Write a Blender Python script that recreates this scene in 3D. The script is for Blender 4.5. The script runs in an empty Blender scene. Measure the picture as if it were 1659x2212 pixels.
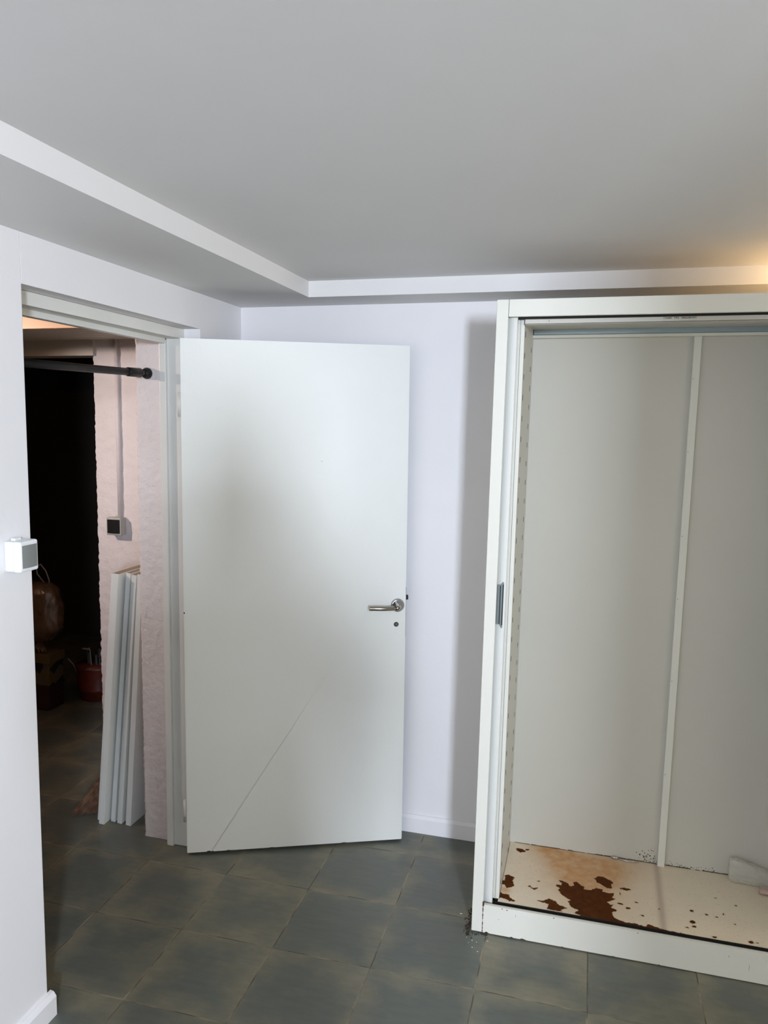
import bpy, bmesh, math, random
from mathutils import Vector, Matrix, noise
random.seed(7)
PI = math.pi
SC = bpy.context.scene
C = SC.collection

# ------------------------------------------------------------------ camera
YAW, PITCH, ROLL = math.radians(-14.925), math.radians(6.491), math.radians(0.911)
fw = Vector((math.sin(YAW)*math.cos(PITCH), math.cos(YAW)*math.cos(PITCH), -math.sin(PITCH)))
rt = Vector((math.cos(YAW), -math.sin(YAW), 0)); up = rt.cross(fw)
c_, s_ = math.cos(ROLL), math.sin(ROLL)
rt, up = c_*rt + s_*up, -s_*rt + c_*up
cam = bpy.data.objects.new('camera', bpy.data.cameras.new('camera')); C.objects.link(cam)
cam.data.sensor_fit = 'HORIZONTAL'; cam.data.sensor_width = 36; cam.data.lens = 36*1652.6/1659
cam.data.clip_start = 0.02
M = Matrix((rt, up, -fw)).transposed().to_4x4(); M.translation = (1.91413, -2.80539, 1.69581)
cam.matrix_world = M
SC.camera = cam

# ------------------------------------------------------------------ view, world, lights
SC.view_settings.view_transform = 'Standard'; SC.view_settings.look = 'None'
SC.view_settings.gamma = 1; SC.view_settings.use_curve_mapping = False
SC.view_settings.exposure = 0.0
SC.render.film_transparent = False
w = bpy.data.worlds.new('world'); SC.world = w; w.use_nodes = True
w.node_tree.nodes['Background'].inputs[0].default_value = (.55, .7, 1, 1)
w.node_tree.nodes['Background'].inputs[1].default_value = .3

def area(name, loc, aim, sx, sy, power, col, spread=180):
    l = bpy.data.lights.new(name, 'AREA'); l.shape = 'RECTANGLE'; l.size = sx; l.size_y = sy
    l.energy = power; l.color = col; l.spread = math.radians(spread)
    o = bpy.data.objects.new(name, l); C.objects.link(o); o.location = loc
    o.rotation_euler = (Vector(aim)-Vector(loc)).to_track_quat('-Z', 'Y').to_euler()
    return o
# daylight through the narrow window in the front wall, then two added fill lights
area('daylight_narrow_window', (3.10, -5.02, 1.88), (1.2, 0, 1.1), .26, .42, 178, (.77, .85, 1.0))
area('added_fill_right', (4.55, -1.7, 1.35), (1.5, -1.6, 1.2), 2.0, 1.2, 27, (1.0, .93, .78))  # added fill light, the right wall has no window here
area('added_fill_front', (1.15, -4.98, 1.45), (1.2, 0, 1.3), 1.1, 1.1, 16, (1.0, .94, .78))  # added fill light to lift the shaded part of the back wall

def point(name, loc, power, col, r):
    l = bpy.data.lights.new(name, 'POINT'); l.energy = power; l.color = col; l.shadow_soft_size = r
    o = bpy.data.objects.new(name, l); C.objects.link(o); o.location = loc; return o
point('hall_lamp_light', (-1.35, -.85, 2.135), 4.5, (1, .46, .19), .03)
sl = bpy.data.lights.new('hall_spot_light', 'SPOT'); sl.energy = 110; sl.color = (1, .82, .74); sl.spot_size = math.radians(78); sl.spot_blend = .9; sl.shadow_soft_size = .03
so = bpy.data.objects.new('hall_spot_light', sl); C.objects.link(so); so.location = (-1.35, -.85, 2.125)
so.rotation_euler = (Vector((.10, .45, 1.25))-so.location).to_track_quat('-Z', 'Y').to_euler()
point('wardrobe_lamp_light', (2.70, -.12, 2.16), 4.2, (1, .66, .34), .03)

# ------------------------------------------------------------------ materials
def mat(name, col, rough=.5, metal=0, bump=0, bscale=60, var=0, vscale=3, col2=None, coat=0, spec=None, detail=4, bdist=.002):
    m = bpy.data.materials.new(name); m.use_nodes = True; nt = m.node_tree; N = nt.nodes; L = nt.links
    p = N['Principled BSDF']
    p.inputs['Base Color'].default_value = (*col, 1); p.inputs['Roughness'].default_value = rough
    p.inputs['Metallic'].default_value = metal
    if coat: p.inputs['Coat Weight'].default_value = coat; p.inputs['Coat Roughness'].default_value = .25
    if spec is not None: p.inputs['Specular IOR Level'].default_value = spec
    tc = N.new('ShaderNodeTexCoord')
    if var or col2:
        n = N.new('ShaderNodeTexNoise'); n.inputs['Scale'].default_value = vscale; n.inputs['Detail'].default_value = 5
        L.new(tc.outputs['Object'], n.inputs['Vector'])
        mx = N.new('ShaderNodeMix'); mx.data_type = 'RGBA'
        c2 = col2 if col2 else tuple(c*(1-var) for c in col)
        mx.inputs[6].default_value = (*col, 1); mx.inputs[7].default_value = (*c2, 1)
        r = N.new('ShaderNodeValToRGB'); r.color_ramp.elements[0].position = .35; r.color_ramp.elements[1].position = .68
        L.new(n.outputs['Fac'], r.inputs[0]); L.new(r.outputs[0], mx.inputs[0]); L.new(mx.outputs[2], p.inputs['Base Color'])
    if bump:
        n = N.new('ShaderNodeTexNoise'); n.inputs['Scale'].default_value = bscale; n.inputs['Detail'].default_value = detail
        L.new(tc.outputs['Object'], n.inputs['Vector'])
        b = N.new('ShaderNodeBump'); b.inputs['Strength'].default_value = bump; b.inputs['Distance'].default_value = bdist
        L.new(n.outputs['Fac'], b.inputs['Height']); L.new(b.outputs['Normal'], p.inputs['Normal'])
    return m
WALL = mat('white_wall_paint', (.79, .785, .80), .55, bump=.25, bscale=45, var=.02)
CEIL = mat('ceiling_paint', (.735, .73, .725), .6, bump=.2, bscale=30, var=.04, vscale=1.6)
PLAS = mat('pink_rough_plaster', (.68, .63, .615), .7, bump=.8, bscale=90, var=.05, vscale=6, detail=6, bdist=.003)
TRIM = mat('gloss_trim_paint', (.70, .70, .66), .35, bump=.2, bscale=40, var=.06, vscale=5)
DOORM = mat('glossy_door_paint', (.76, .77, .73), .44, bump=.5, bscale=26, var=.02, bdist=.0015)
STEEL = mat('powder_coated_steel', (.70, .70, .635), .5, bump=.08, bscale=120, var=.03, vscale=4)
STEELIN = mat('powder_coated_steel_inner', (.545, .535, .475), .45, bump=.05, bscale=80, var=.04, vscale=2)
SLATM = mat('white_plastic_slat', (.68, .69, .66), .4)
DARK = mat('dark_gap', (.01, .01, .01), .8)
GALV = mat('galvanised_steel', (.34, .42, .46), .35, metal=.8, bump=.1)
CHROME = mat('chrome', (.55, .57, .60), .12, metal=1)
SATIN = mat('satin_nickel', (.38, .35, .30), .22, metal=1)
BLACKP = mat('black_plastic', (.007, .007, .008), .45, spec=.3)
BLACKM = mat('black_metal_rod', (.006, .006, .007), .45, spec=.25)
SWW = mat('white_switch_plastic', (.80, .82, .84), .3)
SWG = mat('grey_switch_rocker', (.20, .21, .205), .4)
SWG2 = mat('grey_switch_case', (.36, .36, .33), .45)
BOARD = mat('white_board', (.70, .72, .69), .4)
BOARDE = mat('chipboard_end', (.28, .22, .15), .8, bump=.4, bscale=200)
PLANK = mat('white_planks', (.50, .46, .39), .5)
GLOWBOARDS = mat('painted_lamp_glow', (.66, .40, .20), .45)  # orange glow of the hall lamp put into the board colour
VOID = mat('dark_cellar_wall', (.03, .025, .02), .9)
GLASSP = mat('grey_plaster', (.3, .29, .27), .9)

def floor_mat():
    m = bpy.data.materials.new('slate_grey_tiles'); m.use_nodes = True; nt = m.node_tree; N = nt.nodes; L = nt.links
    p = N['Principled BSDF']
    tc = N.new('ShaderNodeTexCoord'); sp = N.new('ShaderNodeSeparateXYZ'); L.new(tc.outputs['Object'], sp.inputs[0])
    def math_(op, a, b=None, c=None):
        n = N.new('ShaderNodeMath'); n.operation = op
        for i, v in enumerate((a, b, c)):
            if v is None: continue
            if isinstance(v, (int, float)): n.inputs[i].default_value = v
            else: L.new(v, n.inputs[i])
        return n.outputs[0]
    wob = N.new('ShaderNodeTexNoise'); wob.inputs['Scale'].default_value = 9; wob.inputs['Detail'].default_value = 3; L.new(tc.outputs['Object'], wob.inputs['Vector'])
    wv = math_('MULTIPLY', math_('SUBTRACT', wob.outputs['Fac'], .5), .006)
    def edge(o):
        u = math_('DIVIDE', math_('ADD', o, wv), .33); fr = math_('FRACT', u)
        return math_('MULTIPLY', math_('MINIMUM', fr, math_('SUBTRACT', 1, fr)), .33), math_('FLOOR', math_('DIVIDE', o, .33))
    dx, ix = edge(sp.outputs[0]); dy, iy = edge(sp.outputs[1])
    d = math_('MINIMUM', dx, dy)
    cm = N.new('ShaderNodeCombineXYZ'); L.new(ix, cm.inputs[0]); L.new(iy, cm.inputs[1])
    wn = N.new('ShaderNodeTexWhiteNoise'); wn.noise_dimensions = '3D'; L.new(cm.outputs[0], wn.inputs['Vector'])
    off = N.new('ShaderNodeVectorMath'); off.operation = 'MULTIPLY_ADD'
    L.new(wn.outputs['Color'], off.inputs[0]); off.inputs[1].default_value = (7, 7, 7); L.new(tc.outputs['Object'], off.inputs[2])
    n1 = N.new('ShaderNodeTexNoise'); n1.inputs['Scale'].default_value = 6; n1.inputs['Detail'].default_value = 7; n1.inputs['Roughness'].default_value = .62; L.new(off.outputs[0], n1.inputs['Vector'])
    n2 = N.new('ShaderNodeTexNoise'); n2.inputs['Scale'].default_value = 55; n2.inputs['Detail'].default_value = 5
    stv = N.new('ShaderNodeMapping'); stv.inputs['Scale'].default_value = (.25, 1, 1); L.new(off.outputs[0], stv.inputs[0]); L.new(stv.outputs[0], n2.inputs['Vector'])
    # centre of tile bluish slate, rim olive
    rim = math_('SUBTRACT', 1, math_('MINIMUM', math_('DIVIDE', d, .09), 1))
    f = math_('ADD', math_('MULTIPLY', rim, .5), math_('MULTIPLY', math_('SUBTRACT', n1.outputs['Fac'], .5), 2.3))
    f = math_('ADD', f, math_('MULTIPLY', math_('SUBTRACT', wn.outputs['Value'], .5), .35))
    r = N.new('ShaderNodeValToRGB'); e = r.color_ramp.elements
    e[0].position = 0; e[0].color = (.132, .146, .126, 1); e[1].position = .85; e[1].color = (.255, .235, .170, 1)
    x = e.new(.4); x.color = (.190, .190, .142, 1)
    L.new(f, r.inputs[0])
    m2 = N.new('ShaderNodeMix'); m2.data_type = 'RGBA'; m2.blend_type = 'MULTIPLY'; m2.inputs[0].default_value = .35
    L.new(r.outputs[0], m2.inputs[6]); L.new(n2.outputs['Fac'], m2.inputs[7])
    # grout
    gr = N.new('ShaderNodeValToRGB'); L.new(wob.outputs['Fac'], gr.inputs[0])
    gr.color_ramp.elements[0].position = .42; gr.color_ramp.elements[0].color = (.085, .075, .055, 1)
    gr.color_ramp.elements[1].position = .60; gr.color_ramp.elements[1].color = (.27, .235, .17, 1)
    g = math_('LESS_THAN', d, .0019)
    m3 = N.new('ShaderNodeMix'); m3.data_type = 'RGBA'; L.new(g, m3.inputs[0]); L.new(m2.outputs[2], m3.inputs[6]); L.new(gr.outputs[0], m3.inputs[7])
    L.new(m3.outputs[2], p.inputs['Base Color'])
    rr = math_('ADD', math_('MULTIPLY', n1.outputs['Fac'], .3), .22); L.new(math_('MAXIMUM', rr, math_('MULTIPLY', g, .8)), p.inputs['Roughness'])
    b = N.new('ShaderNodeBump'); b.inputs['Strength'].default_value = .35; b.inputs['Distance'].default_value = .002
    L.new(math_('ADD', math_('MULTIPLY', math_('MINIMUM', d, .004), 250), math_('MULTIPLY', n2.outputs['Fac'], .25)), b.inputs['Height']); L.new(b.outputs[0], p.inputs['Normal'])
    return m
FLOORM = floor_mat()

# ------------------------------------------------------------------ helpers
def bm_box(bm, x0, x1, y0, y1, z0, z1, mi=0, bev=0):
    t = bmesh.new()
    bmesh.ops.create_cube(t, size=1)
    for v in t.verts:
        v.co = Vector((x0+(v.co.x+.5)*(x1-x0), y0+(v.co.y+.5)*(y1-y0), z0+(v.co.z+.5)*(z1-z0)))
    if bev: bmesh.ops.bevel(t, geom=list(t.edges), offset=bev, segments=2, affect='EDGES', profile=.5)
    add(bm, t, mi)
def add(bm, t, mi=0):
    vm = {v: bm.verts.new(v.co) for v in t.verts}
    for f in t.faces:
        try:
            nf = bm.faces.new([vm[v] for v in f.verts]); nf.material_index = mi; nf.smooth = f.smooth
        except ValueError: pass
    t.free()
def box(x0, x1, y0, y1, z0, z1, bev=0):
    b = bmesh.new(); bm_box(b, x0, x1, y0, y1, z0, z1, 0, bev); return b
def tube(bm, pts, radii, seg=20, mi=0, cap=True):
    pts = [Vector(p) for p in pts]
    if isinstance(radii, (int, float)): radii = [radii]*len(pts)
    rings = []; prev = None
    for i, p in enumerate(pts):
        d = (pts[min(i+1, len(pts)-1)]-pts[max(i-1, 0)])
        if d.length < 1e-9: d = Vector((0, 0, 1))
        d.normalize()
        if prev is None:
            a = Vector((0, 0, 1)) if abs(d.z) < .9 else Vector((1, 0, 0)); u = d.cross(a).normalized()
        else:
            u = (prev - d*prev.dot(d)).normalized()
        prev = u; v = d.cross(u)
        rings.append([bm.verts.new(p+(u*math.cos(2*PI*k/seg)+v*math.sin(2*PI*k/seg))*radii[i]) for k in range(seg)])
    for a, b in zip(rings, rings[1:]):
        for k in range(seg):
            f = bm.faces.new((a[k], a[(k+1) % seg], b[(k+1) % seg], b[k])); f.smooth = True; f.material_index = mi
    if cap:
        for r in (rings[0], rings[-1][::-1]):
            f = bm.faces.new(r[::-1] if r is rings[0] else r[::-1]); f.material_index = mi
def prism(bm, outline, axis, a, b, mi=0):
    """outline: 2-D points; extruded along axis 0/1/2 from a to b"""
    def P(p, t):
        q = list(p); q.insert(axis, t); return Vector(q)
    A = [bm.verts.new(P(p, a)) for p in outline]; B = [bm.verts.new(P(p, b)) for p in outline]
    n = len(outline)
    for k in range(n):
        f = bm.faces.new((A[k], A[(k+1) % n], B[(k+1) % n], B[k])); f.material_index = mi
    bm.faces.new(A[::-1]).material_index = mi; bm.faces.new(B).material_index = mi
def obj(name, bm, mats, parent=None, smooth=False, world=False):
    bmesh.ops.recalc_face_normals(bm, faces=list(bm.faces))
    me = bpy.data.meshes.new(name)
    if parent is not None and not world:
        off = Vector((0, 0, 0)); q = parent
        while q is not None: off += q.location; q = q.parent
        bmesh.ops.translate(bm, vec=-off, verts=list(bm.verts))
    bm.to_mesh(me); bm.free()
    for m in (mats if isinstance(mats, (list, tuple)) else [mats]): me.materials.append(m)
    if smooth:
        for p in me.polygons: p.use_smooth = True
    o = bpy.data.objects.new(name, me); C.objects.link(o)
    if parent is not None: o.parent = parent
    return o
def tag(o, label=None, cat=None, group=None, kind=None):
    if label: o['label'] = label
    if cat: o['category'] = cat
    if group: o['group'] = group
    if kind: o['kind'] = kind
    return o
def empty(name, loc, label, cat, group=None, rz=0):
    o = bpy.data.objects.new(name, None); C.objects.link(o); o.location = loc; o.rotation_euler.z = rz
    o.empty_display_size = .1
    return tag(o, label, cat, group)
def struct(name, bm, m, label, cat='wall', smooth=False):
    return tag(obj(name, bm, m, smooth=smooth), label, cat, kind='structure')

# ------------------------------------------------------------------ room shell
XL, YB, ZS, ZC = .490, .180, 2.170, 2.229
YN, YF, ZH = -1.103, -.170, 2.041          # doorway: near and far side, head height
RX, FY = 4.60, -5.0                         # right wall, front wall
struct('floor', box(-3.0, RX+.15, FY-.15, 3.0, -.1, 0), FLOORM, 'slate grey square floor tiles with thin beige grout running through room and hallway', 'floor')

def rough_grid(bm, o, u, v, nu, nv, n, amp, sc, mi=0, edge_amp=0):
    """displaced wall panel: origin o, edge vectors u, v, normal n"""
    o, u, v, n = map(Vector, (o, u, v, n)); G = []
    for j in range(nv+1):
        row = []
        for i in range(nu+1):
            p = o+u*(i/nu)+v*(j/nv)
            d = noise.fractal(p*sc, 1.0, 2.0, 4)*amp
            e = 0
            if edge_amp and i in (0,): e = noise.fractal(p*sc*1.7+Vector((9, 3, 1)), 1, 2, 4)*edge_amp
            row.append(bm.verts.new(p+n*d+u.normalized()*e))
        G.append(row)
    for j in range(nv):
        for i in range(nu):
            f = bm.faces.new((G[j][i], G[j][i+1], G[j+1][i+1], G[j+1][i])); f.smooth = True; f.material_index = mi
    return G

# left wall of the room (white paint, 13 cm outer leaf) with the doorway
b = bmesh.new()
bm_box(b, .36, XL, FY, YN, 0, 2.45, bev=.003)
bm_box(b, .36, XL, YN, YF, ZH, 2.45)
bm_box(b, .36, XL, YF, YB+.1, 0, 2.45)
struct('wall_left', b, WALL, 'white painted left wall with the doorway cut in it')
# plastered hallway side of the same wall
b = bmesh.new()
bm_box(b, .215, .36, FY, YN-.03, 0, 2.45)
bm_box(b, .215, .36, YN-.03, YF-.005, 2.02, 2.45)
bm_box(b, .222, .36, YF-.002, YB+.6, 0, 2.45)
G = rough_grid(b, (.219, YF-.006, 0), (.122, -.003, 0), (0, 0, 2.02), 20, 300, (0, -1, 0), .0022, 40, edge_amp=.004)
prev = None
for row in G:      # ragged return round the corner
    a = row[0]; q = b.verts.new(a.co+Vector((.006, .03, 0)))
    if prev: b.faces.new((prev[0], a, q, prev[1])).smooth = True
    prev = (a, q)
struct('wall_doorway', b, PLAS, 'rough pink plaster pier forming the deep side of the doorway')
# back wall
struct('wall_back', box(.36, RX+.1, YB, YB+.15, 0, 2.45), WALL, 'white painted back wall between the open door and the wardrobe')
struct('wall_added_screen', box(2.66, RX+.1, -3.22, -3.08, 0, 2.45), WALL, 'white partition added out of view behind the camera to keep window light off the wardrobe')  # unseen wall added to cut the window light off the wardrobe
struct('wall_right', box(RX, RX+.12, FY, YB+.1, 0, 2.45), WALL, 'white wall on the right, outside the picture')
# front wall with window opening (daylight source sits behind it) and another added for the fill
b = bmesh.new()
bm_box(b, .3, .6, FY-.15, FY, 0, 2.45); bm_box(b, 1.7, 2.85, FY-.15, FY, 0, 2.45); bm_box(b, .6, 1.7, FY-.15, FY, 0, .9); bm_box(b, .6, 1.7, FY-.15, FY, 2.0, 2.45); bm_box(b, 3.35, RX+.1, FY-.15, FY, 0, 2.45)
bm_box(b, 2.85, 3.35, FY-.15, FY, 0, 1.6); bm_box(b, 2.85, 3.35, FY-.15, FY, 2.3, 2.45)
struct('wall_front', b, WALL, 'white front wall behind the camera with a narrow window and an opening added for fill light')
# ceiling with the lower border
b = bmesh.new()
X1, Y1 = .865, -.023
bm_box(b, .3, RX+.1, FY-.1, YB+.1, ZC, ZC+.15)
struct('ceiling', b, CEIL, 'flat pale grey painted ceiling panel inside the lower border', 'ceiling')
b = bmesh.new()
def wob(t, s): return noise.noise(Vector((t*1.3, s, 0)))*.0035
n = 60; Lp = []
for k in range(n+1):      # slightly wavy hand-plastered step
    y = FY+(Y1-FY)*k/n; Lp.append((X1+wob(y, 1)*(1 if k < n else 0), y))
for k in range(1, n+1):
    x = X1+(RX-X1)*k/n; Lp.append((x, Y1+wob(x, 5)))
outer = [(RX, YB+.02), (XL-.02, YB+.02), (XL-.02, FY)]
lo = [b.verts.new((x, y, ZS)) for x, y in Lp]; hi = [b.verts.new((x, y, ZC+.01)) for x, y in Lp]
for k in range(len(Lp)-1): b.faces.new((lo[k], lo[k+1], hi[k+1], hi[k]))
ov = [b.verts.new((x, y, ZS)) for x, y in outer]
b.faces.new(lo[:n+1]+[ov[1], ov[2]]); b.faces.new(lo[n:]+[ov[0], ov[1]])
struct('ceiling_border', b, CEIL, 'lower painted border step running around the ceiling edge', 'ceiling')

# skirtings
def skirting(name, p0, p1, nrm, label, h=.080, t=.016, endcap=False):
    p0, p1, nrm = Vector(p0), Vector(p1), Vector(nrm); d = (p1-p0); b = bmesh.new(); n = 24; prev = None
    prof = [(0, 0), (t, 0), (t, h-.012), (t-.007, h-.002), (t-.009, h), (0, h+.002)]
    for k in range(n+1):
        q = p0+d*k/n; ring = [b.verts.new(q+nrm*(a+noise.noise(q*9)*.0012)+Vector((0, 0, z))) for a, z in prof]
        if prev:
            for i in range(len(prof)-1): b.faces.new((prev[i], prev[i+1], ring[i+1], ring[i])).smooth = False
        else: b.faces.new(ring)
        prev = ring
    b.faces.new(prev[::-1])
    return struct(name, b, WALL, label, 'skirting')
skirting('baseboard_back', (.52, YB+.001, 0), (1.66, YB+.001, 0), (0, -1, 0), 'white rounded skirting along the back wall beside the wardrobe', h=.074)
skirting('baseboard_left', (XL-.001, FY, 0), (XL-.001, YN+.012, 0), (1, 0, 0), 'white skirting end at the foot of the near left wall', h=.070, t=.020)

# door frame in the recess
b = bmesh.new()
fj = lambda y0, y1, s: None
for (ya, yb_, s) in ((YF-.030, YF+.001, 1), (YN-.001, YN+.030, -1)):
    lo_, hi_ = min(ya, yb_), max(ya, yb_)
    bm_box(b, .366, .425, lo_, hi_, 0, 2.041, bev=.002)
    if s == 1: bm_box(b, .341, .369, lo_-.014, hi_, 0, 2.0, bev=.003)
    else: bm_box(b, .341, .369, lo_, hi_+.014, 0, 2.0, bev=.003)
bm_box(b, .366, .425, YN+.028, YF-.028, 2.003, 2.0405, bev=.002)
bm_box(b, .341, .369, YN+.028, YF-.042, 1.985, 2.0405, bev=.003)
struct('trim_1', b, TRIM, 'cream gloss door frame set into the doorway recess, worn by the hinges', 'door frame')

# ------------------------------------------------------------------ hallway behind the doorway
WX = -.607
b = bmesh.new()
rough_grid(b, (WX, .718, 0), (.84, 0, 0), (0, 0, 2.13), 90, 230, (0, -1, 0), .003, 26, edge_amp=.005)
bm_box(b, WX+.008, .36, .724, .84, 0, 2.4)
struct('wall_hallway', b, PLAS, 'pale pink rough plaster wall at the far side of the hallway')
b = bmesh.new()
bm_box(b, -2.6, WX+.01, .70, .84, 2.03, 2.4); bm_box(b, -2.6, -2.0, .70, .84, 0, 2.4)
struct('trim_2', b, PLANK, 'cream lintel board over the dark cellar opening', 'lintel')
b = bmesh.new()
bm_box(b, -2.6, .22, .09, .74, 2.118, 2.3)
for k in range(9):           # painted boards with open grooves, running across the hallway
    y = .088+k*.073; bm_box(b, -2.6, .22, y+.003, y+.070, 2.110, 2.12, bev=.002)
struct('ceiling_hallway', b, PLANK, 'lower hallway ceiling of painted boards with grooves', 'ceiling')
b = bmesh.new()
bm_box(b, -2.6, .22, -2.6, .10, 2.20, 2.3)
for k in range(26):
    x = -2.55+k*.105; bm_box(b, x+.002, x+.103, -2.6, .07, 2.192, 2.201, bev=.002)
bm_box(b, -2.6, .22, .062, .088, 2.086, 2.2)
struct('ceiling_painted_glow', b, GLOWBOARDS, 'cream hallway ceiling with the orange lamp glow put into its board colour', 'ceiling')
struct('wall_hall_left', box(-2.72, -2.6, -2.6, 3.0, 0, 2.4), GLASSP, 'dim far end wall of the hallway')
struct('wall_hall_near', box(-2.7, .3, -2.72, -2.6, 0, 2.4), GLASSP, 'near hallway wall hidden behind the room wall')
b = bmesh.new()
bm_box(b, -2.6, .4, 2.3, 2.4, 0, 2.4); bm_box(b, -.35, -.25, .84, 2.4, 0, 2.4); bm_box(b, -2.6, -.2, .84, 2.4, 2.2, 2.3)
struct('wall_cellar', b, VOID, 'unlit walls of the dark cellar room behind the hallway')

# hall lamp: round ceiling lamp
t = empty('ceiling_lamp', (-1.35, -.85, 2.192), 'small round hallway ceiling lamp hidden behind the door head', 'lamp')
b = bmesh.new(); tube(b, [(-1.35, -.85, 2.192), (-1.35, -.85, 2.176)], [.05, .045], 32); obj('lamp_base', b, SWW, t)
EMW = bpy.data.materials.new('warm_bulb'); EMW.use_nodes = True
EMW.node_tree.nodes['Principled BSDF'].inputs['Emission Color'].default_value = (1, .6, .3, 1); EMW.node_tree.nodes['Principled BSDF'].inputs['Emission Strength'].default_value = 6
b = bmesh.new(); tube(b, [(-1.35, -.85, 2.182), (-1.35, -.85, 2.178)], [.018, .022], 24); obj('bulb', b, EMW, t)
# lamp on the wardrobe, just right of the picture
t = empty('clip_lamp', (2.70, -.12, 2.083), 'small warm lamp on top of the wardrobe, just outside the right edge', 'lamp')
b = bmesh.new(); tube(b, [(2.70, -.12, 2.083), (2.70, -.12, 2.093), (2.70, -.12, 2.095), (2.70, -.12, 2.11)], [.04, .038, .012, .012], 24); obj('lamp_base', b, BLACKP, t)
b = bmesh.new(); tube(b, [(2.70, -.12, 2.11), (2.70, -.12, 2.118), (2.70, -.12, 2.122)], [.012, .018, .016], 20); obj('bulb', b, EMW, t)

# ------------------------------------------------------------------ open door
hx, hy, ex, ey = .455, -.257, 1.242, .086
ang = math.atan2(ey-hy, ex-hx); LW = .857
door = empty('door_1', (hx, hy, 0), 'plain white flush door standing open against the back wall, chrome lever handle', 'door', rz=ang)
door['kind'] = 'structure'
b = bmesh.new()       # local axes: x along the leaf, y behind it, z up; lower edge chipped
low = [(0, .010), (.04, .010)]
for cx, cw, ch in ((.085, .010, .004), (.098, .006, .003), (.16, .008, .002), (.33, .01, .0015), (.62, .012, .002)):
    low += [(cx-cw, .010), (cx-cw*.4, .010+ch), (cx+cw*.5, .010+ch*.7), (cx+cw, .010)]
low += [(LW, .010)]
prof = low + [(LW+.0, .5), (LW-.002, 1.2), (LW-.004, 1.997), (0, 1.999)]
prism(b, prof, 1, 0, .040)
bmesh.ops.recalc_face_normals(b, faces=list(b.faces))
bmesh.ops.bevel(b, geom=[e for e in b.edges if e.calc_length() > .3], offset=.0025, segments=2, affect='EDGES')
obj('door_leaf', b, DOORM, door, world=True)
dh = bpy.data.objects.new('door_handle', None)
b = bmesh.new(); HX, HZ = .822, .990
tube(b, [(HX, 0, HZ), (HX, -.004, HZ), (HX, -.008, HZ), (HX, -.009, HZ)], [.0270, .0270, .0245, .0205], 40)
tube(b, [(HX, -.008, HZ), (HX, -.03, HZ)], .0105, 24)
hd = obj('door_handle', b, CHROME, door, world=True); hd['label'] = 'chrome rosette with round lever'
b = bmesh.new()
pts = [(HX, -.026, HZ), (HX, -.040, HZ), (HX-.006, -.049, HZ), (HX-.016, -.053, HZ)]
tube(b, pts, [.0095, .0095, .0095, .0095], 24)
tube(b, [(HX-.004, -.049, HZ-.002), (HX-.060, -.053, HZ-.001), (HX-.118, -.053, HZ+.001), (HX-.1195, -.053, HZ+.001)], [.0092, .0092, .0092, .0082], 28)
lev = obj('lever', b, SATIN, hd, world=True)
b = bmesh.new()
tube(b, [(.818, .002, .912), (.818, -.0012, .912)], [.0095, .0095], 32, 1)
tube(b, [(.818, -.0010, .912), (.818, -.0022, .912)], [.0066, .0062], 28, 0)
bm_box(b, .8155, .8172, -.0030, -.0015, .907, .918, 1)
kh = obj('keyhole', b, [SATIN, BLACKP], door, world=True); kh['label'] = 'small round steel keyhole with dark rim'
b = bmesh.new(); bm_box(b, LW-.003, LW+.010, .012, .026, 1.008, 1.026, bev=.002); bm_box(b, LW-.003, LW+.0006, .008, .032, .86, 1.06)
lt = obj('latch', b, BLACKP, door, world=True)
for z in (1.76, .17):       # paint-covered hinges
    b = bmesh.new(); tube(b, [(-.008, .030, z-.045), (-.008, .030, z+.045)], .007, 16); bm_box(b, -.006, .02, .036, .041, z-.04, z+.04)
    obj('hinge', b, TRIM, door, world=True)
b = bmesh.new()
for (x, z, r) in ((.803, 1.032, .0022), (.82, .878, .0025), (.80, .872, .002), (.26, 1.56, .002), (.52, 1.555, .0035)):
    t_ = bmesh.new(); bmesh.ops.create_icosphere(t_, subdivisions=2, radius=r); 
    for v in t_.verts: v.co.y *= .35; v.co += Vector((x, 0, z))
    for f in t_.faces: f.smooth = True
    add(b, t_)
obj('paint_blob', b, DOORM, door, world=True)
b = bmesh.new(); bm_box(b, .0005, .004, -.0015, .002, .972, .978)
obj('pin', b, BLACKP, door, world=True)

# ------------------------------------------------------------------ light switches
def surface_switch(name, loc, rz, label, mcase, mrock, s=1.0, w_=.064, h_=.078, d_=.050):
    """local: x = width, y = outwards from the wall (towards -y), z up"""
    t = empty(name, loc, label, 'light switch', rz=rz)
    b = bmesh.new()
    bm_box(b, -w_/2, w_/2, -d_*.55, 0, -h_/2, h_/2, bev=.004)
    bm_box(b, -w_/2-.001, w_/2+.001, -d_, -d_*.52, -h_/2-.001, h_/2+.001, bev=.005)
    bm_box(b, -.012, .012, -d_*.35, -.004, h_/2-.002, h_/2+.006, bev=.002)
    obj('case', b, mcase, t, world=True)
    b = bmesh.new(); n = 10
    w2 = w_/2-.006; h2 = h_/2-.010; prev = None
    for k in range(n+1):      # slightly bowed rocker
        x = -w2+2*w2*k/n; y = -d_-.0015-.0035*math.cos(PI*(k/n-.5))
        r = [b.verts.new((x, yy, z)) for yy, z in ((-d_+.004, -h2), (y, -h2), (y, h2), (-d_+.004, h2))]
        if prev:
            for i in range(3): b.faces.new((prev[i], prev[i+1], r[i+1], r[i]))
        else: b.faces.new(r)
        prev = r
    b.faces.new(prev[::-1])
    obj('rocker', b, mrock, t, world=True)
    return t
surface_switch('light_switch', (XL, -1.170, 1.348), PI/2, 'white box switch with grey rocker on the left wall beside the doorway', SWW, SWG)
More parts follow.
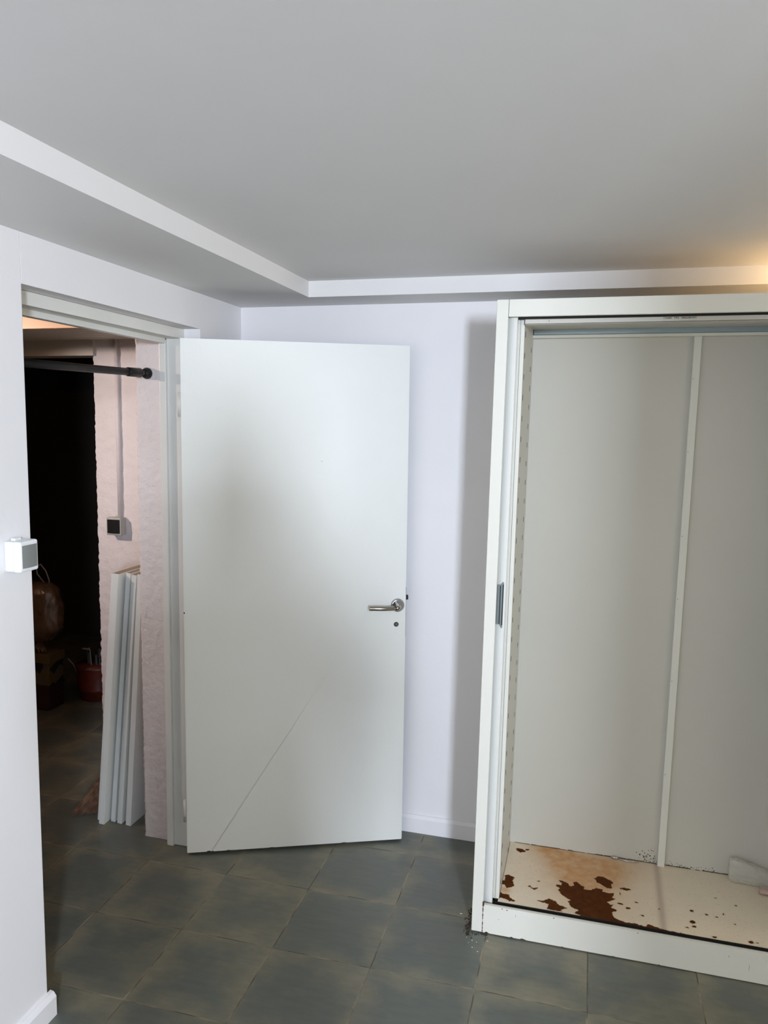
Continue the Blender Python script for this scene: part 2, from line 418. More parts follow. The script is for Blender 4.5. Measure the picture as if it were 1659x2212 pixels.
# turned so that outward (-y local) looks along +x
surface_switch('light_switch', (-.474, .714, 1.145), 0, 'grey box switch with black rocker on the pink hallway wall', SWG2, BLACKP, w_=.085, h_=.092, d_=.05)
b = bmesh.new(); tube(b, [(-.463, .708, 1.19), (-.463, .708, 2.112)], .011, 14)
tag(obj('cable_conduit', b, PLAS), 'painted over cable pipe running up the pink wall from the switch', 'cable pipe')

# ------------------------------------------------------------------ tension rod
t = empty('tension_rod', (.271, -.64, 1.87), 'black telescopic curtain rod wedged across the top of the doorway', 'curtain rod')
A = Vector((.271, YF-.010, 1.877)); B = Vector((.271, YN-.028, 1.857)); d = (B-A)
P = lambda s: A+d.normalized()*s
Ln = d.length
b = bmesh.new(); tube(b, [P(.13), P(Ln-.02)], .0135, 24); obj('outer_tube', b, BLACKM, t)
b = bmesh.new(); tube(b, [P(.02), P(.14)], .0085, 20); tb = obj('inner_tube', b, CHROME, t); tb['label'] = 'thin bare metal inner tube'
tb.data.materials[0] = SWG
b = bmesh.new(); tube(b, [P(.050), P(.054), P(.128), P(.133)], [.014, .0175, .0165, .0145], 24); obj('grip_sleeve', b, BLACKP, t)
for q0, q1 in ((0, 1), (Ln, -1)):
    b = bmesh.new(); tube(b, [P(q0), P(q0+q1*.007), P(q0+q1*.014), P(q0+q1*.030)], [.0215, .0215, .018, .013], 28); obj('end_cap', b, BLACKP, t)

# ------------------------------------------------------------------ boards leaning behind the pier
def shelf_board(bx, y0, tx, thick, length, width, label, mats=None):
    """bottom-left x at floor, top-left x; narrow edge faces the doorway"""
    b = bmesh.new()
    a = math.asin((tx-bx)/length)
    bm_box(b, 0, thick, 0, width, 0, length, bev=.0008)
    o = obj('shelf_board', b, [BOARD, BOARDE])
    o.location = (bx, y0, thick*math.sin(a)); o.rotation_euler = (0, a, 0)
    for p in o.data.polygons:
        if abs(p.normal.z) > .9: p.material_index = 1
    return tag(o, label, 'shelf board', 'white boards leaning in the hallway')
shelf_board(-.046, -.122, .052, .012, 1.080, .20, 'thin white board farthest left, half hidden behind the next board')
shelf_board(-.020, -.150, .080, .024, 1.086, .24, 'white board second from left, standing nearest the doorway')
shelf_board(.016, -.118, .118, .020, 1.086, .22, 'middle white board of the leaning stack')
shelf_board(.050, -.124, .146, .022, 1.080, .22, 'white board second from right in the leaning stack')
shelf_board(.094, -.128, .176, .024, 1.084, .24, 'rightmost white board, its broad side facing the pink pier')
# whisk broom
t = empty('whisk_broom', (-.085, -.075, 0), 'small reddish straw broom standing behind the white boards', 'broom')
STRAW = mat('reddish_straw', (.12, .050, .024), .8, col2=(.26, .15, .085), vscale=45)
STRAWP = mat('pink_binding', (.62, .38, .40), .6)
b = bmesh.new(); top = Vector((-.062, .035, .21))
for k in range(230):
    a = random.random()
    q = Vector((-.165+.115*a+random.uniform(-.006, .006), -.130+.075*a+random.uniform(-.016, .016), random.uniform(.0015, .022)))
    tp = top+Vector((random.uniform(-.013, .013), random.uniform(-.013, .013), random.uniform(-.03, .02)))
    m1 = q.lerp(tp, .35)+Vector((.012+random.uniform(-.005, .005), random.uniform(-.005, .005), 0)); m2 = q.lerp(tp, .7)+Vector((.006+random.uniform(-.003, .003), 0, 0))
    tube(b, [q, m1, m2, tp], [.0008, .0012, .0012, .0010], 3, cap=False)
o = obj('bristles', b, STRAW, t); o['kind'] = 'stuff'
b = bmesh.new(); tube(b, [(-.074, .02, .165), (-.062, .035, .205), (-.054, .045, .235)], [.019, .016, .013], 18)
for zz in (.178, .19, .202, .214): tube(b, [(-.071+(zz-.175)*.35, .024+(zz-.175)*.4, zz), (-.070+(zz-.175)*.35, .026+(zz-.175)*.4, zz+.004)], .0205-(zz-.17)*.1, 18)
obj('binding', b, STRAWP, t)
b = bmesh.new(); tube(b, [(-.055, .044, .23), (-.050, .058, .33)], [.010, .008], 14); obj('handle', b, BOARD, t)

# ------------------------------------------------------------------ things in the dark cellar opening
# crate with a printed carton and a bagged quilt
CRATE = mat('dark_red_crate', (.035, .010, .008), .6)
t = empty('storage_crate', (-1.18, .93, 0), 'dark red crate on the cellar floor under the printed carton', 'crate')
b = bmesh.new(); bm_box(b, -1.34, -1.035, .862, 1.00, 0, .15, bev=.008); obj('crate_body', b, CRATE, t)
b = bmesh.new(); bm_box(b, -1.346, -1.029, .856, 1.006, .135, .150, bev=.004); obj('crate_rim', b, CRATE, t)
def carton_mat():
    m = bpy.data.materials.new('printed_carton'); m.use_nodes = True; N = m.node_tree.nodes; L = m.node_tree.links
    p = N['Principled BSDF']; p.inputs['Roughness'].default_value = .6
    tc = N.new('ShaderNodeTexCoord'); v = N.new('ShaderNodeTexNoise'); v.inputs['Scale'].default_value = 14; v.inputs['Detail'].default_value = 1
    L.new(tc.outputs['Object'], v.inputs['Vector']); r = N.new('ShaderNodeValToRGB'); r.color_ramp.interpolation = 'CONSTANT'
    e = r.color_ramp.elements; e[0].position = 0; e[0].color = (.012, .013, .010, 1); e[1].position = .48; e[1].color = (.13, .085, .025, 1)
    x = e.new(.6); x.color = (.10, .085, .06, 1)
    L.new(v.outputs['Fac'], r.inputs[0]); L.new(r.outputs[0], p.inputs['Base Color']); return m
CART = carton_mat()
t = empty('carton', (-1.18, .93, .151), 'ochre and black printed carton on the crate in the dark cellar', 'box')
b = bmesh.new(); bm_box(b, -1.33, -1.03, .866, .99, .151, .30, bev=.002); obj('carton_body', b, CART, t)
OCH = mat('ochre_card', (.13, .085, .03), .6)
b = bmesh.new(); bm_box(b, -1.338, -1.022, .858, .998, .285, .340, bev=.003); obj('carton_lid', b, OCH, t)
# quilt in a clear bag
QUILT = mat('brown_quilt', (.17, .10, .055), .25, bump=.8, bscale=26, bdist=.008, coat=.9, col2=(.09, .05, .028), vscale=8)
t = empty('bagged_quilt', (-1.17, .93, .341), 'brown rolled quilt in a shiny clear bag with white carry loop', 'bag')
b = bmesh.new(); t_ = bmesh.new(); bmesh.ops.create_uvsphere(t_, u_segments=96, v_segments=64, radius=1)
for v in t_.verts:
    c = v.co.copy(); z = c.z
    fold = math.sin(math.atan2(c.y, c.x)*13+z*4)*.035*max(0, -z-.05)
    k = 1+fold+noise.fractal(c*2.2, 1, 2, 3)*.06
    rr = (abs(c.x)**2+abs(c.y)**2)**.5
    gather = 1 if z > -.35 else 1-.75*((-z-.35)/.65)**2      # drawn together at the tied bottom
    fat = (1-abs(z)**3.2)**.42/max(1e-3, (1-z*z)**.5) if abs(z) < .995 else 1
    v.co = Vector((c.x*.150*k*fat*gather, c.y*.095*k*fat*gather, z*.195))+Vector((-1.165, .93, .565))
for f in t_.faces: f.smooth = True
add(b, t_); obj('quilt', b, QUILT, t, smooth=True)
LOOP = mat('white_cord', (.35, .33, .30), .5)
b = bmesh.new(); tube(b, [(-1.105, .90, .755), (-1.135, .88, .81), (-1.14, .88, .85), (-1.11, .88, .868), (-1.08, .885, .83), (-1.065, .89, .78), (-1.07, .90, .755)], .0035, 8); obj('carry_loop', b, LOOP, t)
b = bmesh.new()
for k in range(7):
    x = -1.16+.012*k; tube(b, [(-1.165+.004*k, .90, .392), (x-.01, .885, .365), (x+random.uniform(-.02, .03), .87, .346+.001*k)], [.006, .004, .003], 6)
obj('tied_end', b, QUILT, t)
# red bucket with tools
POT = mat('red_bucket', (.11, .016, .008), .45, var=.3, vscale=20)
t = empty('bucket', (-.865, 1.16, 0), 'dark red round bucket with tools on the cellar floor', 'bucket')
b = bmesh.new(); cx, cy = -.865, 1.16
tube(b, [(cx, cy, .001), (cx, cy, .004), (cx, cy, .06), (cx, cy, .062), (cx, cy, .075), (cx, cy, .20), (cx, cy, .215), (cx, cy, .218), (cx, cy, .19), (cx, cy, .03)], [.10, .106, .114, .118, .116, .126, .130, .122, .118, .10], 40)
obj('bucket_body', b, POT, t)
TOOL = mat('steel_tool', (.45, .43, .40), .3, metal=.6)
b = bmesh.new(); tube(b, [(-.87, 1.12, .045), (-.872, 1.10, .30), (-.874, 1.095, .325), (-.895, 1.08, .322)], .0035, 8); bm_box(b, -.915, -.868, 1.078, 1.09, .318, .327, bev=.002)
tag(obj('hand_tool', b, TOOL), 'thin bent steel tool sticking up out of the red bucket', 'tool')
b = bmesh.new(); tube(b, [(-.93, 1.11, .06), (-.965, 1.06, .225), (-.985, 1.04, .265)], .005, 8)
tag(obj('tool_handle', b, TOOL), 'short pale handle over the left rim of the red bucket', 'tool')
b = bmesh.new()
for k in range(9):
    x, y = cx+random.uniform(-.06, .06), cy+random.uniform(-.05, .05); h = random.uniform(.24, .31)
    tube(b, [(x*.5+cx*.5, y*.5+cy*.5, .05), (x, y, h)], random.uniform(.006, .013), 8)
tag(obj('tool_bundle', b, mat('dark_tools', (.03, .03, .028), .5)), 'bundle of dark tool handles standing in the red bucket', 'tools', kind='stuff')

# settle the cellar things where the opening shows them
for o in list(C.objects):
    if o.parent is None and o.name.split('.')[0] in ('bucket', 'hand_tool', 'tool_handle', 'tool_bundle'): o.location.x -= .085
    if o.parent is None and o.name.split('.')[0] in ('storage_crate', 'carton'): o.location.x -= .035

# ------------------------------------------------------------------ wardrobe
WR = 2.87
ward = empty('wardrobe', (1.60, -.395, 0), 'open white steel wardrobe with empty inside and rusted floor panel', 'wardrobe')
def rack(bm):
    for v in bm.verts: v.co.x += .02*v.co.z/2.083
    return bm
def wpart(name, bm, m, parent=ward, **k): return obj(name, rack(bm), m, parent, **k)
WY = -.395
# left front post (a wrapped profile) and outer side
b = bmesh.new()
bm_box(b, 1.600, 1.636, WY, WY+.012, .004, 2.083, bev=.0015)
bm_box(b, 1.600, 1.606, WY+.004, .165, .004, 2.083)
wpart('side_wall', b, STEEL)
b = bmesh.new(); bm_box(b, WR-.036, WR, WY, WY+.012, .004, 2.083, bev=.0015); bm_box(b, WR-.006, WR, WY+.004, .165, .004, 2.083)
wpart('side_wall', b, STEEL)
# top rail
b = bmesh.new(); bm_box(b, 1.637, WR-.037, WY+.0003, WY+.014, 2.031, 2.083, bev=.0015); wpart('top_rail', b, STEEL)
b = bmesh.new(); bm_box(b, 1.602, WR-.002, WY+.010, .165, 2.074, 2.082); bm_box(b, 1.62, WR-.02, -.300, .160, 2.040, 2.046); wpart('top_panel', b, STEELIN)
# plinth rail with chipped lower edge and rusted seam
def chips(bm_low):
    return bm_low
lowp = [(1.6365, .005)]
for cx, cw, ch in ((1.652, .008, .005), (1.735, .006, .003), (1.772, .011, .004), (1.90, .005, .0018), (2.06, .006, .0015), (2.2, .004, .002)):
    lowp += [(cx-cw, .004), (cx-cw*.3, .004+ch), (cx+cw*.4, .004+ch*.6), (cx+cw, .004)]
lowp += [(WR-.037, .003), (WR-.037, .104), (1.6375, .104)]
b = bmesh.new(); prism(b, lowp, 1, WY, WY+.002)
bm_box(b, 1.6375, WR-.037, WY+.001, WY+.012, .098, .104, bev=.0008)
bm_box(b, 1.6375, WR-.037, WY+.010, WY+.012, .01, .104)
wpart('plinth_rail', b, STEEL)
RUST = mat('rust', (.10, .028, .010), .85, bump=.5, bscale=150, col2=(.045, .012, .006), vscale=25)
b = bmesh.new()      # rust creeping through the post/plinth seam
zz = .006
while zz < .112:
    h = random.uniform(.002, .007); wd = random.uniform(.0006, .0022) if zz < .097 else .0035
    if random.random() < .85: bm_box(b, 1.6362-wd*.6, 1.6362+wd, WY-.0004, WY+.001, zz, zz+h)
    zz += h*.95
wpart('rust_seam', b, RUST)
for x, z, s1, s2 in ((1.700, .0995, .004, .0012), (1.716, .098, .005, .0012), (1.868, .099, .004, .0012), (1.69, .060, .0022, .0009), (1.745, .083, .0008, .004), (2.13, .099, .004, .001), (2.46, .05, .0006, .010), (2.40, .075, .001, .003)):
    t_ = bmesh.new(); bm_box(t_, x-s1/2, x+s1/2, WY-.0003, WY+.001, z-s2, z+s2); wpart('paint_chip', t_, RUST)
# bottom track: black slot
b = bmesh.new(); bm_box(b, 1.637, WR-.037, WY+.012, WY+.046, .068, .072); bm_box(b, 1.64, WR-.037, WY+.044, WY+.0465, .068, .093); wpart('lower_track', b, DARK)
# upper track, black gap behind the rail, then the track face
b = bmesh.new(); bm_box(b, 1.637, WR-.037, WY+.014, WY+.044, 2.060, 2.066); bm_box(b, 1.64, WR-.04, -.3535, -.3525, 2.0275, 2.062); wpart('upper_gap', b, DARK)
b = bmesh.new()
bm_box(b, 1.684, WR-.06, -.3505, -.349, 2.013, 2.070); bm_box(b, 1.684, WR-.06, -.3505, -.300, 2.012, 2.0145); bm_box(b, 1.684, WR-.06, -.302, -.300, 2.013, 2.046)
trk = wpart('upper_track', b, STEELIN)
b = bmesh.new(); x = 2.089
for nl in (5, 3, 9):       # tiny stamped marks, unreadable in the photo
    for k in range(nl):
        wl = .0036
        for (u0, u1, v0, v1) in random.choice(([(0, .3, 0, 1), (.3, 1, .8, 1), (.3, .9, .4, .6)], [(0, .3, 0, 1), (.7, 1, 0, 1), (.3, .7, .4, .62)], [(0, 1, .8, 1), (.35, .65, 0, .8)], [(0, .3, 0, 1), (.3, 1, 0, .22), (.3, 1, .78, 1)])):
            bm_box(b, x+u0*wl, x+u1*wl, -.3508, -.3504, 2.0215+v0*.0048, 2.0215+v1*.0048)
        x += .0047
    x += .0065
wpart('stamped_text', b, DARK, trk)
b = bmesh.new(); tube(b, [(1.757, -.3505, 2.0215), (1.757, -.352, 2.0215)], .0018, 12); wpart('screw', b, SWG, trk)
# perforated inner side panel: two columns of slots
PX = 1.682
b = bmesh.new(); ys = [-.326, -.296, -.280, -.040, -.024, .045]
zsl = []
def side_cells(cols):
    pass
front = [1.989-.0665*k for k in range(29)]; back = [1.965-.0665*k for k in range(29)]
zcuts = sorted(set([.090, 2.045]+[round(z+s, 4) for z in front for s in (-.009, .009) if .1 < z < 2.03]+[round(z+s, 4) for z in back for s in (-.009, .009) if .1 < z < 2.03]))
V = {}
def vv(y, z):
    if (y, z) not in V: V[(y, z)] = b.verts.new((PX, y, z))
    return V[(y, z)]
for i in range(5):
    for z0, z1 in zip(zcuts, zcuts[1:]):
        zc = (z0+z1)/2
        if i == 1 and any(abs(zc-z) < .009 for z in front): continue
        if i == 3 and any(abs(zc-z) < .009 for z in back): continue
        b.faces.new((vv(ys[i], z0), vv(ys[i+1], z0), vv(ys[i+1], z1), vv(ys[i], z1)))
bm_box(b, PX-.016, PX-.0145, -.326, .045, .09, 2.045, 1)
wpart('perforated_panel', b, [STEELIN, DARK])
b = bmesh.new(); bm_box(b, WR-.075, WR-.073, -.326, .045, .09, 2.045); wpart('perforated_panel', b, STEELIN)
# guide post in front of the side panel
b = bmesh.new(); bm_box(b, 1.668, 1.682, -.334, -.324, .094, 2.045, bev=.001); bm_box(b, 1.661, 1.670, -.334, -.326, .094, 2.045)
wpart('guide_post', b, STEEL)
b = bmesh.new(); bm_box(b, 1.668, 1.684, -.332, -.322, .085, .0945); wpart('post_foot', b, DARK)
# leading slat of the sliding front with its recessed pull
b = bmesh.new(); prof = []
for k in range(9): prof.append((1.610+.047*k/8, -.3675+.024*(1-k/8)**2))
prof += [(1.6605, -.3675), (1.6625, -.3655), (1.6630, -.361), (1.6625, -.350), (1.610, -.350)]
# vertical cells so that the pull is a real recess
prism(b, prof, 2, .088, 2.033)
slat = wpart('door_slat', b, SLATM)
PULLM = mat('grey_pull', (.20, .24, .25), .3, metal=.3)
b = bmesh.new()
oz = [(1.646, 1.060), (1.651, 1.050), (1.6555, 1.048), (1.6565, 1.060), (1.6565, 1.192), (1.6555, 1.2), (1.651, 1.199), (1.646, 1.192), (1.636, 1.19), (1.636, 1.06)]
prism(b, oz, 1, -.3688, -.3665); pl = wpart('finger_pull', b, PULLM, slat)
b = bmesh.new(); bm_box(b, 1.6525, 1.6555, -.3693, -.3686, 1.058, 1.192); bm_box(b, 1.644, 1.647, -.3691, -.3686, 1.062, 1.188); wpart('pull_groove', b, DARK, slat)
# back panels and cover strip
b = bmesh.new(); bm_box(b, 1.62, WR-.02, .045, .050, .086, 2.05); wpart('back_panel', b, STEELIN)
b = bmesh.new(); bm_box(b, 2.2225, 2.2475, .030, .046, .088, 2.016, bev=.002); wpart('cover_strip', b, STEEL)
for z in (1.87, 1.62, 1.325, 1.1, .8, .45):
    b = bmesh.new(); tube(b, [(2.2275, .0305, z), (2.2275, .0288, z)], .0016, 10); wpart('rivet', b, SWG)
# galvanised rail and lip high on the back panel
b = bmesh.new(); bm_box(b, PX+.001, WR-.076, .014, .046, 2.021, 2.0425, bev=.003); wpart('galvanised_rail', b, GALV)
b = bmesh.new(); bm_box(b, PX-.004, WR-.076, .010, .046, 2.011, 2.0215, bev=.0015); wpart('rail_lip', b, STEEL)

# rusted floor panel: rust map computed over the sheet, ragged edges in the shader
POLYS = [[(1.707, 0.003), (1.721, 0.007), (1.732, 0.004), (1.744, -0.003), (1.746, -0.013), (1.727, -0.021), (1.714, -0.012)], [(1.743, 0.007), (1.757, 0.011), (1.757, 0.003), (1.747, -0.002)], [(1.678, -0.22), (1.69, -0.22), (1.688, -0.187), (1.701, -0.18), (1.708, -0.187), (1.722, -0.189), (1.717, -0.212), (1.725, -0.239), (1.72, -0.252), (1.701, -0.261), (1.694, -0.248), (1.68, -0.24)], [(1.679, -0.29), (1.69, -0.301), (1.713, -0.297), (1.718, -0.315), (1.728, -0.323), (1.742, -0.33), (1.72, -0.336), (1.703, -0.325), (1.683, -0.325)], [(1.772, -0.228), (1.778, -0.226), (1.789, -0.237), (1.806, -0.229), (1.805, -0.238), (1.793, -0.248), (1.782, -0.236), (1.772, -0.234)], [(1.802, -0.187), (1.81, -0.187), (1.811, -0.192), (1.804, -0.192)], [(1.874, -0.163), (1.89, -0.164), (1.907, -0.173), (1.915, -0.189), (1.93, -0.181), (1.923, -0.163), (1.939, -0.155), (1.952, -0.172), (1.964, -0.177), (1.961, -0.195), (1.985, -0.191), (2.004, -0.174), (2.026, -0.176), (2.024, -0.187), (2.044, -0.193), (2.062, -0.188), (2.063, -0.202), (2.056, -0.216), (2.066, -0.222), (2.053, -0.234), (2.039, -0.247), (2.049, -0.258), (2.06, -0.255), (2.052, -0.272), (2.071, -0.283), (2.054, -0.302), (2.057, -0.32), (2.069, -0.332), (2.094, -0.341), (2.125, -0.34), (2.159, -0.346), (2.166, -0.33), (2.196, -0.34), (2.22, -0.346), (2.25, -0.347), (2.277, -0.349), (2.282, -0.363), (2.146, -0.362), (2.021, -0.357), (1.973, -0.362), (1.951, -0.347), (1.933, -0.337), (1.948, -0.322), (1.923, -0.309), (1.91, -0.28), (1.919, -0.272), (1.893, -0.252), (1.883, -0.238), (1.876, -0.223), (1.882, -0.21), (1.867, -0.203), (1.868, -0.191), (1.885, -0.192), (1.887, -0.179)], [(1.998, -0.117), (2.011, -0.098), (2.031, -0.098), (2.05, -0.11), (2.046, -0.097), (2.052, -0.114), (2.064, -0.126), (2.055, -0.135), (2.058, -0.162), (2.041, -0.164), (2.036, -0.159), (2.02, -0.146), (2.008, -0.138)], [(1.808, -0.305), (1.829, -0.301), (1.847, -0.282), (1.869, -0.292), (1.883, -0.31), (1.895, -0.312), (1.908, -0.321), (1.89, -0.334), (1.893, -0.344), (1.844, -0.343), (1.848, -0.315), (1.826, -0.31)]]
SPOTS = [(2.313, -0.216, 0.0063, 0.0061), (2.208, -0.237, 0.0022, 0.0041), (2.308, -0.278, 0.0092, 0.0081), (2.31, -0.301, 0.0073, 0.0061), (2.287, -0.313, 0.0061, 0.003), (2.357, -0.224, 0.0054, 0.0041), (2.388, -0.227, 0.0045, 0.0032), (2.402, -0.117, 0.0041, 0.002), (2.414, -0.204, 0.0032, 0.0041), (2.44, -0.25, 0.0032, 0.003), (2.475, -0.331, 0.0082, 0.0071), (2.466, -0.356, 0.0051, 0.0032), (2.365, -0.339, 0.0082, 0.0051), (2.492, -0.331, 0.003, 0.003), (2.463, -0.142, 0.002, 0.0041), (2.082, -0.243, 0.0082, 0.005), (2.107, -0.261, 0.0073, 0.005), (2.135, -0.221, 0.0063, 0.003), (2.15, -0.29, 0.0054, 0.004), (2.102, -0.152, 0.0177, 0.007), (2.084, -0.181, 0.002, 0.009), (2.503, -0.352, 0.001, 0.0051)]
STAINS = [(1.955, -.093, .10, 1.0), (2.03, -.06, .09, .7), (1.867, .01, .075, .8), (1.794, .043, .05, .5), (1.697, -.276, .018, 1.0), (2.10, .03, .10, .35), (1.90, -.10, .2, .25), (1.985, -.245, .12, .5)]
def rustmap(x, y):
    best = -.02
    for poly in POLYS:
        inside = False; dm = 1e9; n = len(poly)
        for i in range(n):
            x1, y1 = poly[i]; x2, y2 = poly[(i+1) % n]
            if (y1 > y) != (y2 > y) and x < (x2-x1)*(y-y1)/(y2-y1)+x1: inside = not inside
            dx, dy = x2-x1, y2-y1; L2 = dx*dx+dy*dy
            t = max(0, min(1, ((x-x1)*dx+(y-y1)*dy)/L2)) if L2 else 0
            dd = math.hypot(x-x1-t*dx, y-y1-t*dy); dm = min(dm, dd)
            if dm < .0001: break
        best = max(best, dm if inside else -dm)
    for sx, sy, rx, ry in SPOTS:
        rx = max(rx, .0025); ry = max(ry, .0025)
        q = math.hypot((x-sx)/rx, (y-sy)/ry); best = max(best, (1-q)*min(rx, ry))
    return max(-.02, min(.02, best))
b = bmesh.new(); st = .0035
x0, x1, y0, y1 = PX-.002, WR-.07, -.3485, .046
nx, ny = int((2.62-x0)/st), int((y1-y0)/st)
R, S, G = [], [], []
for j in range(ny+1):
    row = []
    for i in range(nx+1):
        x = x0+(2.62-x0)*i/nx; y = y0+(y1-y0)*j/ny
        row.append(b.verts.new((x, y, .0935+noise.noise(Vector((x*9, y*9, 0)))*.0006)))
        R.append(rustmap(x, y))
        S.append(min(1, sum(a*math.exp(-((x-sx)**2+(y-sy)**2)/(r*r)) for sx, sy, r, a in STAINS)))
        G.append(math.exp(-((x-(2.213+.02*(y+.33)))/.012)**2)*.6)
    G and row; 
    globals().setdefault('FG', []).append(row)
for j in range(ny):
    for i in range(nx): b.faces.new((FG[j][i], FG[j][i+1], FG[j+1][i+1], FG[j+1][i])).smooth = True
bm_box(b, 2.62, x1, y0, y1, .090, .0935)
def fm():
    m = bpy.data.materials.new('rusted_painted_sheet'); m.use_nodes = True; N = m.node_tree.nodes; L = m.node_tree.links; p = N['Principled BSDF']
    def A(n):
        a = N.new('ShaderNodeAttribute'); a.attribute_name = n; return a.outputs['Fac']
    def noi(s, d=5, r=.6):
        n = N.new('ShaderNodeTexNoise'); n.inputs['Scale'].default_value = s; n.inputs['Detail'].default_value = d; n.inputs['Roughness'].default_value = r
        L.new(tc.outputs['Object'], n.inputs['Vector']); return n.outputs['Fac']
    def mt(op, a, c):
        n = N.new('ShaderNodeMath'); n.operation = op; n.use_clamp = False
        for i, v in enumerate((a, c)):
            if isinstance(v, (int, float)): n.inputs[i].default_value = v
            else: L.new(v, n.inputs[i])
        return n.outputs[0]
    def mix(f, a, c):
        n = N.new('ShaderNodeMix'); n.data_type = 'RGBA'; L.new(f, n.inputs[0])
        for i, v in ((6, a), (7, c)):
            if isinstance(v, tuple): n.inputs[i].default_value = (*v, 1)
            else: L.new(v, n.inputs[i])
        return n.outputs[2]
    tc = N.new('ShaderNodeTexCoord')
    base = mix(noi(14), (.80, .69, .54), (.70, .62, .48))
    stn = mt('MULTIPLY', A('stain'), mt('ADD', noi(30), .35)); stn = mt('MINIMUM', stn, 1.0)
    base = mix(stn, base, (.52, .26, .09))
    base = mix(A('line'), base, (.36, .25, .21))
    sc = mt('GREATER_THAN', noi(220, 2), .67); base = mix(mt('MULTIPLY', sc, .5), base, (.22, .18, .13))
    rough_e = mt('ADD', A('rust'), mt('MULTIPLY', mt('SUBTRACT', noi(95, 6, .72), .5), .017))
    r = mt('GREATER_THAN', rough_e, 0.0)
    rc = mix(noi(60), (.13, .042, .010), (.035, .010, .004))
    halo = mt('MULTIPLY', mt('MAXIMUM', mt('SUBTRACT', 1, mt('MULTIPLY', mt('ABSOLUTE', rough_e, 0), 250)), 0), .5)
    base = mix(halo, base, (.50, .36, .24))
    L.new(mix(r, base, rc), p.inputs['Base Color'])
    L.new(mt('ADD', mt('MULTIPLY', r, .4), .5), p.inputs['Roughness']); L.new(mt('SUBTRACT', .45, mt('MULTIPLY', r, .38)), p.inputs['Specular IOR Level'])
    bp = N.new('ShaderNodeBump'); bp.inputs['Strength'].default_value = .6; bp.inputs['Distance'].default_value = .0015; bp.invert = True
    L.new(mt('ADD', r, mt('MULTIPLY', noi(90), .3)), bp.inputs['Height']); L.new(bp.outputs[0], p.inputs['Normal'])
    return m
fp = wpart('floor_panel', b, fm()); fp['label'] = 'cream floor panel with large brown rust patches'
nv = len(R)
for nm, arr in (('rust', R), ('stain', S), ('line', G)):
    at = fp.data.attributes.new(nm, 'FLOAT', 'POINT')
    vals = arr+[(-.02 if nm == 'rust' else 0)]*(len(fp.data.vertices)-nv)
    at.data.foreach_set('value', vals)
# dirty joint between floor and back panel, and along the side
DIRT = mat('black_dirt', (.035, .025, .015), .9)
b = bmesh.new()
x = PX+.002
while x < 2.80:
    l = random.uniform(.006, .03); t_ = random.uniform(.0007, .0026) if not 1.90 < x < 1.98 else .0008
    if random.random() < .86: bm_box(b, x, x+l, .0435, .0452, .094, .094+t_)
    x += l*.9
y = -.32
while y < .04:
    l = random.uniform(.01, .03); bm_box(b, PX-.0005, PX+.0012, y, y+l, .0937, .0937+random.uniform(.0005, .0018)); y += l*.85
for k in range(110):
    x = random.gauss(2.19, .022) if k < 70 else random.uniform(2.25, 2.42); z = .096+abs(random.gauss(0, .022 if k < 70 else .006)); s = random.uniform(.0005, .0016)
    bm_box(b, x-s, x+s*1.3, .0446, .0452, z-s, z+s)
o = wpart('dirt_line', b, DIRT); o['kind'] = 'stuff'

# clear plastic bag and packet in the right corner of the view
PB = bpy.data.materials.new('clear_plastic'); PB.use_nodes = True
nt = PB.node_tree; N = nt.nodes; L = nt.links; out = N['Material Output']; pr = N['Principled BSDF']
pr.inputs['Base Color'].default_value = (.85, .84, .78, 1); pr.inputs['Roughness'].default_value = .12
tr = N.new('ShaderNodeBsdfTransparent'); tr.inputs[0].default_value = (.93, .93, .91, 1); ms = N.new('ShaderNodeMixShader')
fr = N.new('ShaderNodeLayerWeight'); fr.inputs[0].default_value = .35
mp = N.new('ShaderNodeMapRange'); mp.inputs[3].default_value = .30; mp.inputs[4].default_value = .6
L.new(fr.outputs['Facing'], mp.inputs[0]); L.new(mp.outputs[0], ms.inputs[0]); L.new(tr.outputs[0], ms.inputs[1]); L.new(pr.outputs[0], ms.inputs[2]); L.new(ms.outputs[0], out.inputs[0])
b = bmesh.new(); t_ = bmesh.new(); bmesh.ops.create_uvsphere(t_, u_segments=72, v_segments=48, radius=1)
for v in t_.verts:
    c = v.co.copy(); px = max(-.92, min(.92, c.x*1.25)); pz = max(-.9, min(.9, c.z*1.2))
    nn = noise.turbulence(c*2.6+Vector((4, 1, 2)), 4, True)*.6-.3
    lift = .040*(1-.35*(px+1)/2)
    v.co = Vector((2.545+px*.090, .008+c.y*.022+nn*.012, .0955+max(0, (pz+.9)/1.8)*(lift*2-.012*px)*(1+.25*nn)))
    v.co.y = min(v.co.y, .040)
for f in t_.faces: f.smooth = True
add(b, t_)
tag(obj('plastic_bag', b, PB, smooth=True), 'crumpled clear plastic bag lying on the wardrobe floor against its back panel', 'plastic bag')
PK = mat('beige_packet', (.50, .36, .30), .5)
b = bmesh.new(); tube(b, [(2.553, -.050, .1045), (2.70, -.058, .1045)], .0085, 20); bm_box(b, 2.556, 2.70, -.055, -.025, .095, .112, bev=.006)
tag(obj('rolled_packet', b, PK, smooth=True), 'pinkish beige rolled packet in front of the clear plastic bag', 'packet')
b = bmesh.new(); tube(b, [(2.06, .036, .098), (2.074, .034, .099), (2.085, .034, .098)], [.004, .0055, .003], 14); tube(b, [(2.085, .034, .0975), (2.118, .028, .0965), (2.16, .030, .0965)], [.002, .0028, .001], 10)
tag(obj('shelf_clip', b, CHROME, smooth=True), 'tiny bright metal clip lying at the back of the wardrobe floor', 'metal clip')

